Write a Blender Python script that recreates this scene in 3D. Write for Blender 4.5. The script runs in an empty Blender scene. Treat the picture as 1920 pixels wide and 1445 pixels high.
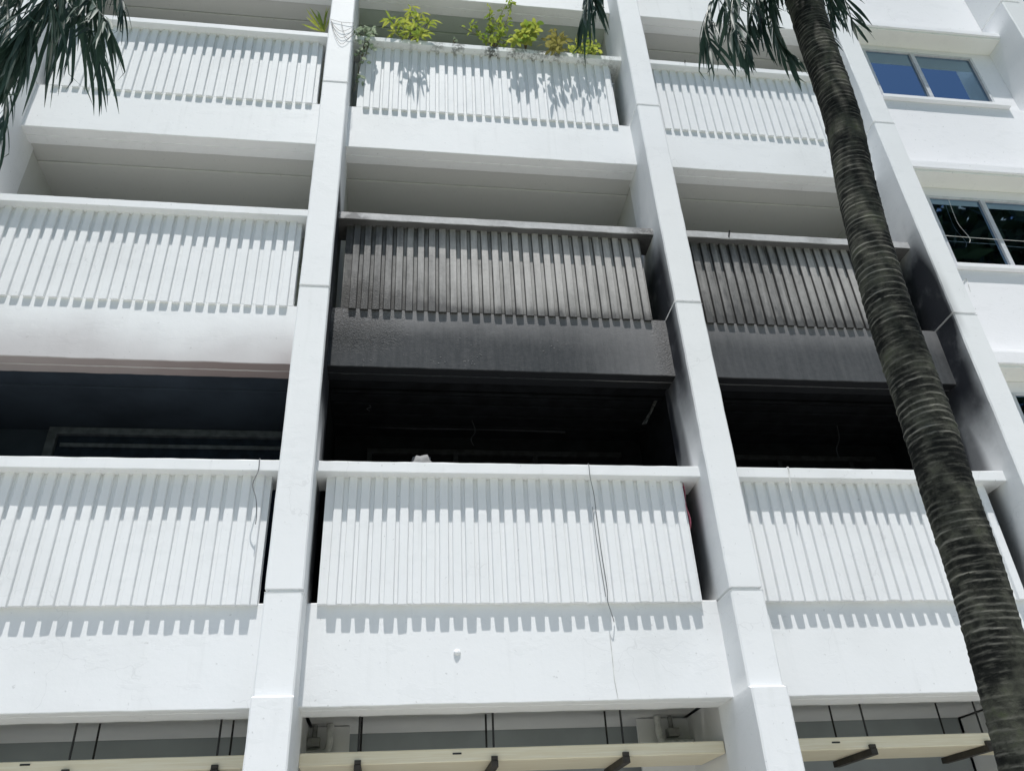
import bpy, math, random
import numpy as np
from mathutils import Vector, Matrix, noise
random.seed(7)
scn = bpy.context.scene
COL = scn.collection

# ------------------------------------------------------------------ camera
CX, CY, CZ = -0.1855, -6.2041, -1.3402
YAW, PITCH, ROLL, FPX = -0.1568, 0.5635, -0.0564, 1562.03
def cam_axes():
    cy, sy, cp, sp = math.cos(YAW), math.sin(YAW), math.cos(PITCH), math.sin(PITCH)
    f = Vector((-sy*cp, cy*cp, sp)); r = Vector((cy, sy, 0)); u = r.cross(f)
    cr, sr = math.cos(ROLL), math.sin(ROLL)
    return r*cr + u*sr, u*cr - r*sr, f
AR, AU, AF = cam_axes()
CPOS = Vector((CX, CY, CZ))
cam = bpy.data.cameras.new('camera'); camo = bpy.data.objects.new('camera', cam); COL.objects.link(camo)
cam.sensor_width = 36.0; cam.lens = FPX/1920*36; cam.clip_start = 0.05; cam.clip_end = 3000
M = Matrix((AR, AU, -AF)).transposed().to_4x4(); M.translation = CPOS
camo.matrix_world = M
scn.camera = camo
def at(px, py, Y):
    """world point seen at photo pixel (1920 wide) on the plane y = Y"""
    d = AF + AR*((px-960)/FPX) + AU*((722.5-py)/FPX)
    return CPOS + d*((Y-CY)/d.y)
def mpp(P):
    return (P-CPOS).dot(AF)/FPX
# ------------------------------------------------------------------ sky, sun, exposure
SUN = Vector((-0.10, -1.0, 3.5)).normalized()
w = bpy.data.worlds.new('World'); scn.world = w; w.use_nodes = True
wt = w.node_tree; bg = wt.nodes['Background']
sky = wt.nodes.new('ShaderNodeTexSky'); sky.sky_type = 'NISHITA'; sky.sun_disc = False
sky.sun_elevation = math.asin(SUN.z); sky.sun_rotation = math.atan2(SUN.x, SUN.y)
sky.air_density = 1.0; sky.dust_density = 0.8; sky.ozone_density = 1.6
wt.links.new(sky.outputs[0], bg.inputs['Color']); bg.inputs['Strength'].default_value = 0.095
sl = bpy.data.lights.new('sun', 'SUN'); sl.energy = 4.3; sl.angle = math.radians(0.55); sl.color = (1.0, 0.975, 0.94)
so = bpy.data.objects.new('sun', sl); COL.objects.link(so); so.location = (0, -20, 40)
so.rotation_euler = (-SUN).to_track_quat('-Z', 'Y').to_euler()
vs = scn.view_settings; vs.view_transform = 'Standard'; vs.look = 'None'; vs.gamma = 1; vs.exposure = 0.28
vs.use_curve_mapping = False
scn.cycles.max_bounces = 6; scn.cycles.diffuse_bounces = 4; scn.cycles.caustics_reflective = False

# ------------------------------------------------------------------ material helpers
class NT:
    def __init__(s, name):
        s.m = bpy.data.materials.new(name); s.m.use_nodes = True
        s.t = s.m.node_tree; s.b = s.t.nodes['Principled BSDF']
        s.out = s.t.nodes['Material Output']; s._p = None
    def put(s, sock, v):
        if hasattr(v, 'is_output') or isinstance(v, bpy.types.NodeSocket): s.t.links.new(v, sock)
        elif isinstance(v, tuple) and len(v) == 3 and sock.type == 'RGBA': sock.default_value = (*v, 1)
        else: sock.default_value = v
    def pos(s):
        if s._p is None:
            g = s.t.nodes.new('ShaderNodeNewGeometry'); x = s.t.nodes.new('ShaderNodeSeparateXYZ')
            s.t.links.new(g.outputs['Position'], x.inputs[0]); s._p = (g.outputs['Position'], *x.outputs[:3], g)
        return s._p
    def vec(s, sx, sy, sz):
        n = s.t.nodes.new('ShaderNodeVectorMath'); n.operation = 'MULTIPLY'
        s.put(n.inputs[0], s.pos()[0]); n.inputs[1].default_value = (sx, sy, sz); return n.outputs[0]
    def noise(s, scale, detail=4, rough=.55, vec=None):
        n = s.t.nodes.new('ShaderNodeTexNoise'); n.inputs['Scale'].default_value = scale
        n.inputs['Detail'].default_value = detail; n.inputs['Roughness'].default_value = rough
        s.put(n.inputs['Vector'], vec if vec is not None else s.pos()[0]); return n.outputs[0]
    def voro(s, scale, vec=None):
        n = s.t.nodes.new('ShaderNodeTexVoronoi'); n.inputs['Scale'].default_value = scale
        s.put(n.inputs['Vector'], vec if vec is not None else s.pos()[0]); return n.outputs[0]
    def mth(s, op, a, b=0.0, clamp=False):
        n = s.t.nodes.new('ShaderNodeMath'); n.operation = op; n.use_clamp = clamp
        s.put(n.inputs[0], a); s.put(n.inputs[1], b); return n.outputs[0]
    def mul(s, *a):
        r = a[0]
        for q in a[1:]: r = s.mth('MULTIPLY', r, q)
        return r
    def add(s, a, b, clamp=False): return s.mth('ADD', a, b, clamp)
    def ss(s, v, a, b, lo=0.0, hi=1.0):
        n = s.t.nodes.new('ShaderNodeMapRange'); n.interpolation_type = 'SMOOTHSTEP'
        s.put(n.inputs['Value'], v)
        if a > b: a, b, lo, hi = b, a, hi, lo
        n.inputs['From Min'].default_value = a; n.inputs['From Max'].default_value = b
        n.inputs['To Min'].default_value = lo; n.inputs['To Max'].default_value = hi; return n.outputs[0]
    def mix(s, f, a, b):
        n = s.t.nodes.new('ShaderNodeMix'); n.data_type = 'RGBA'
        s.put(n.inputs[0], f); s.put(n.inputs[6], a); s.put(n.inputs[7], b); return n.outputs[2]
    def bump(s, h, strength, dist, prev=None):
        n = s.t.nodes.new('ShaderNodeBump'); n.inputs['Strength'].default_value = strength; n.inputs['Distance'].default_value = dist
        s.put(n.inputs['Height'], h)
        if prev is not None: s.put(n.inputs['Normal'], prev)
        return n.outputs[0]
    def fin(s, col, rough=.6, nrm=None, spec=None):
        s.put(s.b.inputs['Base Color'], col); s.put(s.b.inputs['Roughness'], rough)
        if nrm is not None: s.put(s.b.inputs['Normal'], nrm)
        if spec is not None: s.b.inputs['Specular IOR Level'].default_value = spec
        return s.m

WHITE = (0.80, 0.812, 0.818)
def paint_base(t, base=WHITE, dirt=0.10):
    n1 = t.noise(0.9, 3); n2 = t.noise(8.0, 4, .62)
    st = t.noise(3.0, 3, .6, t.vec(4.0, 4.0, .35))
    d = t.add(t.mul(t.ss(n1, .48, .75), dirt), t.mul(t.ss(st, .55, .8), dirt*.8))
    c = t.mix(d, base, (0.42, 0.43, 0.42))
    sp = t.noise(30.0, 2, .5)
    c = t.mix(t.mul(t.ss(sp, .70, .76), .30), c, (.25, .25, .24))
    vo = t.t.nodes.new('ShaderNodeTexVoronoi'); vo.feature = 'DISTANCE_TO_EDGE'; vo.inputs['Scale'].default_value = 1.7
    wv = t.t.nodes.new('ShaderNodeVectorMath'); wv.operation = 'ADD'; t.put(wv.inputs[0], t.pos()[0])
    nv = t.t.nodes.new('ShaderNodeTexNoise'); nv.inputs['Scale'].default_value = 6.0; t.put(nv.inputs['Vector'], t.pos()[0]); sc_ = t.t.nodes.new('ShaderNodeVectorMath'); sc_.operation = 'SCALE'; sc_.inputs['Scale'].default_value = .22
    t.t.links.new(nv.outputs['Color'], sc_.inputs[0]); t.t.links.new(sc_.outputs[0], wv.inputs[1]); t.t.links.new(wv.outputs[0], vo.inputs['Vector'])
    crack = t.mul(t.ss(vo.outputs[0], .006, .002), t.ss(n1, .53, .60))
    c = t.mix(t.mul(crack, .13), c, (.25, .25, .25))
    patch = t.ss(t.noise(2.3, 4, .7, t.vec(1.0, 1.0, 2.2)), .56, .60)
    c = t.mix(t.mul(patch, .055), c, (.50, .52, .53))
    nb = t.bump(t.add(t.add(n2, t.mul(sp, .25)), t.mul(patch, .16)), .17, .010)
    return c, nb
def mat_white(name, base=WHITE, dirt=.14):
    t = NT(name); c, nb = paint_base(t, base, dirt); return t.fin(c, .62, nb, .3)
def simple(name, col, rough=.6, spec=.4, metal=0.0, var=.25, sc=12.0):
    t = NT(name); n = t.noise(sc, 4)
    c = t.mix(t.ss(n, .3, .7), tuple(q*(1-var) for q in col), tuple(min(1, q*(1+var)) for q in col))
    t.b.inputs['Metallic'].default_value = metal
    return t.fin(c, rough, t.bump(n, .2, .004), spec)
MT = {}
MT['white'] = mat_white('white_wall_paint')
MT['soffit'] = mat_white('soffit_paint', (.72, .72, .67), .16)
MT['interior'] = mat_white('balcony_ceiling_paint', (.58, .585, .56), .12)
MT['interior_green'] = mat_white('plant_tinted_ceiling', (.44, .50, .44), .14)  # green bounce off the parapet plants put into the ceiling colour
MT['wing'] = mat_white('window_wall_paint', (.85, .85, .87), .04)
MT['cream'] = mat_white('cream_soffit_paint', (.86, .86, .81), .05)

# columns: white paint, smoke stain on the faces that line the burnt openings
t = NT('column_paint'); c, nb = paint_base(t)
P, X, Y, Z, G = t.pos()
wob = t.mul(t.add(t.noise(2.2, 4), -.5), .5)
Zw = t.add(Z, wob)
nsep = t.t.nodes.new('ShaderNodeSeparateXYZ'); t.t.links.new(G.outputs['True Normal'], nsep.inputs[0])
sidef = t.ss(t.mth('ABSOLUTE', nsep.outputs[0]), .5, .9)
isR = t.mth('GREATER_THAN', X, -.95); isL = t.mth('LESS_THAN', X, 5.58)
depth = t.ss(t.add(Y, t.mul(wob, .25)), -.15, .17)
zr = t.mul(t.ss(Zw, 1.9, 3.1), t.ss(Zw, 4.95, 4.2))
c3 = t.mth('GREATER_THAN', X, 5.0)
zr3 = t.mul(t.ss(Zw, 1.9, 2.9), t.ss(Zw, 5.3, 4.3))
zz = t.mth('MAXIMUM', zr, t.mul(zr3, c3))
deep = t.mul(t.ss(t.add(Y, t.mul(wob, .3)), .34, .60), t.ss(Zw, 1.5, 2.4), t.ss(Zw, 3.2, 3.0))
side = t.mul(sidef, isR, isL, t.mth('MAXIMUM', t.mul(zz, depth), deep))
low = t.mul(sidef, isR, isL, t.ss(Y, .25, .42), t.ss(Zw, .6, 1.0), t.ss(Zw, 3.4, 3.0))
c1 = t.mul(sidef, t.mth('LESS_THAN', X, 0.0), isR, t.ss(Zw, 1.9, 2.7), t.ss(Zw, 5.2, 4.8), t.ss(Y, .02, .07))
front = t.mul(t.ss(X, 5.44, 5.56, 1, 0), t.ss(X, 5.3, 5.43), t.ss(Zw, 3.2, 3.7), t.ss(Zw, 4.7, 3.9), .35)
f = t.add(t.mth('MAXIMUM', t.mth('MAXIMUM', side, t.mul(low, .75)), c1), front, True)
f = t.mul(f, t.ss(t.noise(4.0, 5), .15, .5, .82, 1.0))
c = t.mix(f, c, (.022, .024, .030))
MT['column'] = t.fin(c, .6, nb, .3)

# smoke-stained parapet of the burnt flat (bay 2 and 3)
def soot_mat(name, lo, hi, kind):
    t = NT(name); P, X, Y, Z, G = t.pos()
    c0, nb = paint_base(t)
    n = t.noise(1.6, 5); nf = t.noise(22.0, 5, .65); fine = t.noise(140.0, 3, .6)
    streak = t.noise(2.0, 4, .65, t.vec(9.0, 3.0, .9))
    if kind == 'rib':
        f = t.add(t.add(t.mul(t.ss(Z, 4.20, 3.62), .45), t.mul(t.ss(X, .9, -.75), .66)), t.mul(t.ss(n, .35, .7), .30))
        f = t.add(f, t.mul(t.ss(X, 2.75, 2.9), t.ss(X, 5.2, 2.7, .25, 1.0), .50))
        f = t.add(f, t.mul(t.ss(Z, 3.80, 3.66), .45)); f = t.add(f, t.mul(t.ss(Z, 4.45, 4.72), .30))
        f = t.add(f, t.mul(t.add(streak, -.5), 1.0))
        f = t.add(f, t.mul(t.add(nf, -.5), .35), True)
    elif kind == 'beam':
        xf = t.add(t.mul(t.ss(X, 2.45, 1.25), .62), t.mul(t.ss(X, 2.6, 2.8), .42)); xf = t.add(xf, .34)
        zf = t.ss(t.add(Z, t.mul(t.add(n, -.5), .35)), 3.70, 3.26, .30, 1.0)
        f = t.mul(xf, zf)
        f = t.add(f, t.mul(t.add(streak, -.5), .35))
        f = t.add(f, t.mul(t.add(nf, -.5), .22), True)
    else:
        f = t.add(t.mul(t.ss(n, .35, .7), .55), t.mul(t.add(nf, -.5), .7))
        e = t.add(t.ss(X, -.50, -.62), t.mul(t.ss(X, 2.05, 2.3), t.ss(X, 2.6, 2.45)))
        f = t.add(f, t.mul(e, t.ss(t.noise(9.0, 5), .35, .55), .8), True)
    c = t.mix(f, hi, lo)
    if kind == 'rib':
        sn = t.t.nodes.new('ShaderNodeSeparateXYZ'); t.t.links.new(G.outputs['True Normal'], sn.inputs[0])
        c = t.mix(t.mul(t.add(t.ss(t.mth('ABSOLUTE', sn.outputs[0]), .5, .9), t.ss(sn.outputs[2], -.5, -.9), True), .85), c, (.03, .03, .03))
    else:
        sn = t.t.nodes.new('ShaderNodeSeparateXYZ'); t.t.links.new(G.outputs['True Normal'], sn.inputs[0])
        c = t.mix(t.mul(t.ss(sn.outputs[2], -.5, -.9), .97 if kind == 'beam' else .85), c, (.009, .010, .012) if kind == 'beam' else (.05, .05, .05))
    c = t.mix(t.mul(t.ss(fine, .60, .70), .35), c, tuple(q*.5 for q in lo))
    # blistered paint by the left end and at the right edge
    zl = t.mul(t.ss(X, -.05, -.62), t.ss(Z, 4.15, 3.72), t.ss(Z, 3.1, 3.45))
    zl = t.add(zl, t.mul(t.ss(X, 2.24, 2.44), t.ss(X, 2.55, 2.45), .8), True)
    bl = t.noise(75.0, 3, .6)
    spots = t.mul(t.ss(t.voro(30.0), .30, .12), t.ss(t.noise(5.0, 3), .60, .68), t.ss(Z, 3.60, 3.45), t.ss(X, 2.0, 1.0))
    hh = t.add(t.mul(t.ss(bl, .45, .62), zl), t.mul(spots, .35))
    nb = t.bump(hh, .9, .012, nb)
    nb = t.bump(t.noise(90.0, 4, .7), .45, .004, nb)
    return t.fin(c, .55, nb, .25)
MT['soot_rib'] = soot_mat('smoked_rib_paint', (.085, .085, .084), (.48, .466, .448), 'rib')
MT['soot_plate'] = soot_mat('smoked_groove_paint', (.06, .06, .058), (.44, .435, .42), 'rib')
MT['soot_beam'] = soot_mat('smoked_beam_paint', (.020, .025, .029), (.225, .222, .225), 'beam')
MT['soot_coping'] = soot_mat('smoked_coping_paint', (.20, .20, .20), (.52, .52, .52), 'coping')
MT['black'] = simple('burnt_black_soot', (.0045, .0052, .0062), .9, .1, 0, .4, 6)
MT['char'] = simple('charred_timber', (.011, .0115, .0125), .8, .2, 0, .6, 9)
MT['burnt_line'] = simple('scorched_metal', (.018, .019, .021), .7, .2)
MT['smoke_dark'] = simple('dark_smoked_ceiling', (.030, .040, .054), .85, .1, 0, .25, 1.2)
MT['smoke_frame'] = simple('dim_smoked_frame', (.075, .088, .10), .7, .2)
# lightly smoked beam of the left bay
t = NT('lightly_smoked_paint'); c, nb = paint_base(t); P, X, Y, Z, G = t.pos()
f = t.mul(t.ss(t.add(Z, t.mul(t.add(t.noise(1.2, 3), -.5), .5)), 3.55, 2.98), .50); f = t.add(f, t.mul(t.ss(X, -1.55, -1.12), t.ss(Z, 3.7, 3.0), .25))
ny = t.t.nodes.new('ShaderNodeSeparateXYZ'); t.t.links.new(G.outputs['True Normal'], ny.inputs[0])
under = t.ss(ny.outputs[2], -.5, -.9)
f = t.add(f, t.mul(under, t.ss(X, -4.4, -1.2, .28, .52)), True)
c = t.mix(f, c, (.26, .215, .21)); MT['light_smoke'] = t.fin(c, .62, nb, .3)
# coping stained by algae under the planters
t = NT('algae_stained_coping'); c, nb = paint_base(t, (.78, .80, .79), .2); P, X, Y, Z, G = t.pos()
st = t.noise(2.2, 5, .6, t.vec(3.2, 1, .9)); sp = t.noise(26.0, 4, .7)
m = t.mul(t.ss(st, .40, .62), t.ss(X, -.6, .9, .2, 1.0), t.ss(X, 2.1, 1.5, .35, 1.0), t.ss(sp, .38, .56))
c = t.mix(t.mul(m, .92), c, (.035, .04, .03)); MT['algae'] = t.fin(c, .75, nb, .2)
# joints
MT['joint'] = simple('dark_mortar_joint', (.16, .16, .16), .9)
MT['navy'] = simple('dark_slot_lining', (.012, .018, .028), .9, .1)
# glass and aluminium
t = NT('tinted_window_glass'); t.b.inputs['Metallic'].default_value = 1.0
n = t.noise(1.4, 2); MT['glass'] = t.fin((.19, .30, .41), .02, t.bump(n, .03, .02), .5)
MT['alu'] = simple('aluminium_frame', (.62, .64, .66), .45, .5, .15, .08)
MT['black_metal'] = simple('black_metal', (.018, .018, .018), .5, .4)
MT['bracket'] = simple('dark_brown_steel', (.045, .040, .033), .6, .3)
t = NT('cream_timber'); st = t.noise(6.0, 5, .6, t.vec(.5, 8, 14))
c = t.mix(t.ss(st, .35, .7), (.74, .66, .48), (.80, .74, .58)); MT['timber'] = t.fin(c, .5, t.bump(st, .15, .003), .35)
t = NT('grey_room_paint'); MT['shop_wall'] = t.fin(t.mix(t.ss(t.noise(1.5, 3), .3, .7), (.72, .72, .72), (.78, .78, .77)), .7)
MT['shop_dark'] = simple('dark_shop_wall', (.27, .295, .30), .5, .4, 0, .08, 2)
MT['wire_grey'] = simple('grey_cable', (.16, .165, .17), .6)
MT['wire_white'] = simple('white_cable', (.62, .62, .60), .6)
MT['cloth_white'] = simple('grey_white_cloth', (.22, .22, .22), .9)
MT['burnt_strip'] = simple('scorched_strip', (.045, .045, .044), .8, .2, 0, .8, 30)
MT['cloth_pink'] = simple('pink_cloth', (.55, .16, .22), .9)
MT['pvc'] = simple('white_pipe', (.62, .62, .60), .45)
MT['grey_plastic'] = simple('grey_fitting', (.25, .25, .24), .5)
# palm trunk: pale leaf-scar ridges over dark lichen-covered bark
t = NT('palm_bark'); P, X, Y, Z, G = t.pos()
a = t.t.nodes.new('ShaderNodeAttribute'); a.attribute_name = 'ridge'; rd = a.outputs['Fac']
n1 = t.noise(5.0, 5, .65); n2 = t.noise(38.0, 5, .7); n3 = t.noise(14.0, 4, .6, t.vec(1, 1, 5.0))
c = t.mix(t.ss(n1, .42, .66), (.007, .008, .007), (.062, .064, .050))
c = t.mix(t.mul(t.ss(n3, .50, .72), .5), c, (.12, .12, .10))
c = t.mix(t.mul(t.ss(n1, .56, .72), t.ss(n2, .40, .60), .55), c, (.045, .062, .018))
f = t.mul(rd, t.ss(t.add(n3, t.mul(t.add(n2, -.5), .6)), .28, .50), t.ss(t.noise(2.6, 3), .38, .58, .12, 1.0))
c = t.mix(t.mul(f, .72), c, (.36, .35, .30))
nb = t.bump(n2, .55, .009); nb = t.bump(t.noise(120.0, 3, .6, t.vec(1, 1, .3)), .4, .003, nb)
MT['bark'] = t.fin(c, .9, nb, .12)

def leaf_mat(name, a_, b_, rough=.45, trans=.35, sc=6.0):
    t = NT(name); oi = t.t.nodes.new('ShaderNodeObjectInfo')
    n = t.noise(sc, 3)
    f = t.add(t.mul(oi.outputs['Random'], .6), t.mul(t.ss(n, .3, .7), .5), True)
    c = t.mix(f, a_, b_)
    t.fin(c, rough, None, .35)
    tr = t.t.nodes.new('ShaderNodeBsdfTranslucent'); t.t.links.new(c, tr.inputs['Color'])
    mx = t.t.nodes.new('ShaderNodeMixShader'); mx.inputs[0].default_value = trans
    t.t.links.new(t.b.outputs[0], mx.inputs[1]); t.t.links.new(tr.outputs[0], mx.inputs[2])
    t.t.links.new(mx.outputs[0], t.out.inputs['Surface']); return t.m
MT['palm_leaf'] = leaf_mat('palm_leaflet', (.015, .040, .030), (.050, .092, .066), .55, .22)
MT['palm_rachis'] = simple('palm_leaf_stalk', (.045, .07, .04), .5)
MT['leaf_yellow'] = leaf_mat('yellow_green_leaf', (.10, .19, .03), (.46, .48, .09), .45, .45)
MT['leaf_green'] = leaf_mat('fresh_green_leaf', (.12, .22, .03), (.38, .44, .08), .45, .4)
MT['leaf_varieg'] = leaf_mat('variegated_leaf', (.12, .20, .10), (.46, .52, .40), .5, .3)
MT['leaf_red'] = leaf_mat('reddish_leaf', (.20, .18, .06), (.36, .34, .10), .5, .3)
MT['leaf_dark'] = leaf_mat('dark_tree_leaf', (.008, .015, .008), (.022, .036, .014), .5, .15, .6)
MT['stem'] = simple('brown_stem', (.10, .075, .04), .8)
MT['tree_bark'] = simple('grey_tree_bark', (.08, .07, .055), .9)

# ------------------------------------------------------------------ mesh helpers
def mk(name, verts, faces, mat, parent=None, smooth=False, angle=None):
    me = bpy.data.meshes.new(name); me.from_pydata([tuple(v) for v in verts], [], faces); me.update()
    if mat: me.materials.append(mat)
    if smooth or angle:
        me.polygons.foreach_set('use_smooth', [True]*len(me.polygons))
        if angle: me.set_sharp_from_angle(angle=math.radians(angle))
    o = bpy.data.objects.new(name, me); COL.objects.link(o)
    if parent: o.parent = parent
    return o
def inst(name, me, parent, loc=(0, 0, 0), mw=None):
    o = bpy.data.objects.new(name, me); COL.objects.link(o); o.parent = parent
    if mw is not None: o.matrix_local = mw
    else: o.location = loc
    return o
def empty(name, loc=(0, 0, 0), label=None, cat=None, group=None, kind=None):
    o = bpy.data.objects.new(name, None); COL.objects.link(o); o.location = loc; o.empty_display_size = .1
    return tag(o, label, cat, group, kind)
def tag(o, label=None, cat=None, group=None, kind=None):
    if label: o['label'] = label
    if cat: o['category'] = cat
    if group: o['group'] = group
    if kind: o['kind'] = kind
    return o
def loft(rings, cap=True, closed=True):
    V = [p for r in rings for p in r]; n = len(rings[0]); F = []
    for i in range(len(rings)-1):
        for j in range(n if closed else n-1):
            k = (j+1) % n; F.append((i*n+j, i*n+k, (i+1)*n+k, (i+1)*n+j))
    if cap:
        F.append(tuple(reversed(range(n)))); b = (len(rings)-1)*n; F.append(tuple(b+j for j in range(n)))
    return V, F
def nz(p, sc, seed=0.0):
    return noise.noise(Vector((p[0]*sc+seed, p[1]*sc-seed*.7, p[2]*sc+seed*1.3)))
def rect_prof(a0, a1, b0, b1, c=.006):
    # CCW chamfered rectangle in (a,b)
    return [(a0+c, b0), (a1-c, b0), (a1, b0+c), (a1, b1-c), (a1-c, b1), (a0+c, b1), (a0, b1-c), (a0, b0+c)]
def sharpen(o, n):
    # smooth only along the run; every lengthwise corner and both end rings stay crisp
    me = o.data; e = np.empty(len(me.edges)*2, np.int32); me.edges.foreach_get('vertices', e); e = e.reshape(-1, 2)
    r = e//n; last = len(me.vertices)//n-1
    if last <= 1: return o                         # plain two-ring box: flat faces
    me.polygons.foreach_set('use_smooth', [True]*len(me.polygons)); me.set_sharp_from_angle(angle=math.radians(24))
    sh = (r[:, 0] != r[:, 1]) | (r[:, 0] == 0) | (r[:, 0] == last)
    for k in np.nonzero(sh)[0]: me.edges[int(k)].use_edge_sharp = True
    return o
def wobble(s, a, b, seed):
    a, b = math.floor(a/.05+.137)*.31, math.floor(b/.05+.137)*.27      # both points of a chamfer move together
    return nz((s, a*3, b*3), 5, seed)+.6*nz((s, a*9, b*9), 17, seed)
def xbar(name, prof, x0, x1, mat, parent, step=.12, jit=.0025, seed=0.0):
    """profile (y,z) run along x with slightly uneven, hand-plastered edges"""
    n = max(2, int((x1-x0)/step)+1); rings = []
    for i in range(n):
        x = x0+(x1-x0)*i/(n-1)
        rings.append([(x, y+.35*jit*wobble(x, y, z, seed), z+jit*wobble(x, y, z, seed+31)) for (y, z) in prof])
    V, F = loft(rings); return sharpen(mk(name, V, F, mat, parent), len(prof))
def zbar(name, prof, z0, z1, mat, parent, step=.12, jit=.0025, seed=0.0):
    n = max(2, int((z1-z0)/step)+1); rings = []
    for i in range(n):
        z = z0+(z1-z0)*i/(n-1)
        rings.append([(x+jit*wobble(z, x, y, seed), y+jit*wobble(z, x, y, seed+31), z) for (x, y) in prof])
    V, F = loft(rings); return sharpen(mk(name, V, F, mat, parent), len(prof))
def box(name, x0, x1, y0, y1, z0, z1, mat, parent, c=.004):
    return xbar(name, rect_prof(y0, y1, z0, z1, c), x0, x1, mat, parent, step=99, jit=0)
def tube(name, pts, rad, mat, parent=None, n=8, taper=1.0):
    pts = [Vector(p) for p in pts]; rings = []; prev = None
    for i, p in enumerate(pts):
        t = (pts[min(i+1, len(pts)-1)]-pts[max(i-1, 0)]).normalized()
        a = t.orthogonal().normalized() if prev is None else (prev-t*prev.dot(t)).normalized()
        prev = a; b = t.cross(a); q = i/(len(pts)-1)
        r = (rad[i] if isinstance(rad, (list, tuple)) else rad*(1+(taper-1)*q))
        rings.append([p+(a*math.cos(2*math.pi*k/n)+b*math.sin(2*math.pi*k/n))*r for k in range(n)])
    V, F = loft(rings); return mk(name, V, F, mat, parent, angle=50)
def spline(pts, n):
    pts = [Vector(p) for p in pts]; out = []; m = len(pts)-1
    for i in range(n+1):
        q = i/n*m; k = min(int(q), m-1); f = q-k
        p0, p1, p2, p3 = pts[max(k-1, 0)], pts[k], pts[k+1], pts[min(k+2, m)]
        out.append(.5*((2*p1)+(p2-p0)*f+(2*p0-5*p1+4*p2-p3)*f*f+(3*p1-p0-3*p2+p3)*f**3))
    return out

def lump_mesh(name, r, mat, seed):
    V, F = [], []; n, m = 14, 8
    for i in range(m+1):
        th = math.pi*i/m
        for j in range(n):
            ph = 2*math.pi*j/n
            d = Vector((math.sin(th)*math.cos(ph), math.sin(th)*math.sin(ph), math.cos(th)))
            k = 1+.35*noise.noise(d*1.7+Vector((seed, 0, 0)))+.15*noise.noise(d*5+Vector((seed, 3, 0)))
            V.append((d.x*r[0]*k, d.y*r[1]*k, d.z*r[2]*k))
    for i in range(m):
        for j in range(n): F.append((i*n+j, i*n+(j+1) % n, (i+1)*n+(j+1) % n, (i+1)*n+j))
    return mk(name, V, F, mat, None, smooth=True)
# ------------------------------------------------------------------ setting: ground
GZ = -3.0
t = NT('paving'); n = t.noise(.8, 5); P, X, Y, Z, G = t.pos()
c = t.mix(t.ss(n, .35, .7), (.50, .50, .46), (.58, .57, .53))
far = t.ss(Y, -14.0, -15.0)
c = t.mix(far, c, (.06, .10, .03)); MT['paving'] = t.fin(c, .85, t.bump(t.noise(30, 4), .3, .01))
g = mk('ground', [(-600, -600, GZ), (600, -600, GZ), (600, 600, GZ), (-600, 600, GZ)], [(0, 1, 2, 3)], MT['paving']); tag(g, kind='structure')
# ------------------------------------------------------------------ the building
BLD = empty('apartment_building', (0, 0, 0), 'white apartment block with ribbed balcony parapets, its middle balconies blackened by fire', 'building')
YB = .3277
COLS = [(-4.52, -4.24), (-1.147, -.867), (2.464, 2.742), (5.441, 5.715), (8.29, 8.57)]
BAYS = [(-4.24, -1.147), (-.867, 2.464), (2.742, 5.441)]
#        zb      zt     zq     zp     yc     yplate
LEV = [(0.0,   .775, 1.842, 1.945, .182, .297),
       (3.0,   3.675, 4.742, 4.839, .2212, YB+.003),
       (5.925, 6.595, 7.678, 7.762, .2212, YB+.003),
       (8.832, 9.50, 10.58, 10.68, .2212, YB+.003)]
JZ = [.770, 3.672, 6.592, 9.48]
# columns, one continuous mesh each with recessed joints at every floor
def column(i, x0, x1):
    def prof(e, dy=0.0):
        y0, y1, c = -dy, .68, .012
        return [(x0+c-e, y0-e), (x1-c+e, y0-e), (x1+e, y0+c-e), (x1+e, y1), (x0-e, y1), (x0-e, y0+c-e)]
    zs = []
    z = GZ
    marks = [(.02, 'base')]+[(j, 'joint') for j in JZ]
    cur = GZ; rows = []
    def seg(z0, z1, e, dy):
        n = max(2, int((z1-z0)/.10)+1)
        for k in range(n): rows.append((z0+(z1-z0)*k/(n-1), e, dy))
    seg(GZ, -.005, .004, .045); seg(.015, JZ[0]-.020, 0, 0)
    for k, j in enumerate(JZ):
        rows += [(j-.014, .003, 0), (j-.009, -.020, 0), (j+.008, -.024, 0), (j+.012, 0, 0)]
        nxt = JZ[k+1]-.020 if k+1 < len(JZ) else 12.2
        seg(j+.03, nxt, 0, 0)
    rings = []
    for (z, e, dy) in rows:
        rings.append([(x+.003*wobble(z, x, y, i*9.1), y+.0015*wobble(z, x, y, i*9.1+40), z) for (x, y) in prof(e, dy)])
    V, F = loft(rings); return sharpen(mk('column', V, F, MT['column'], BLD), 6)
for i, (a, b) in enumerate(COLS): column(i, a, b)
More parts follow.
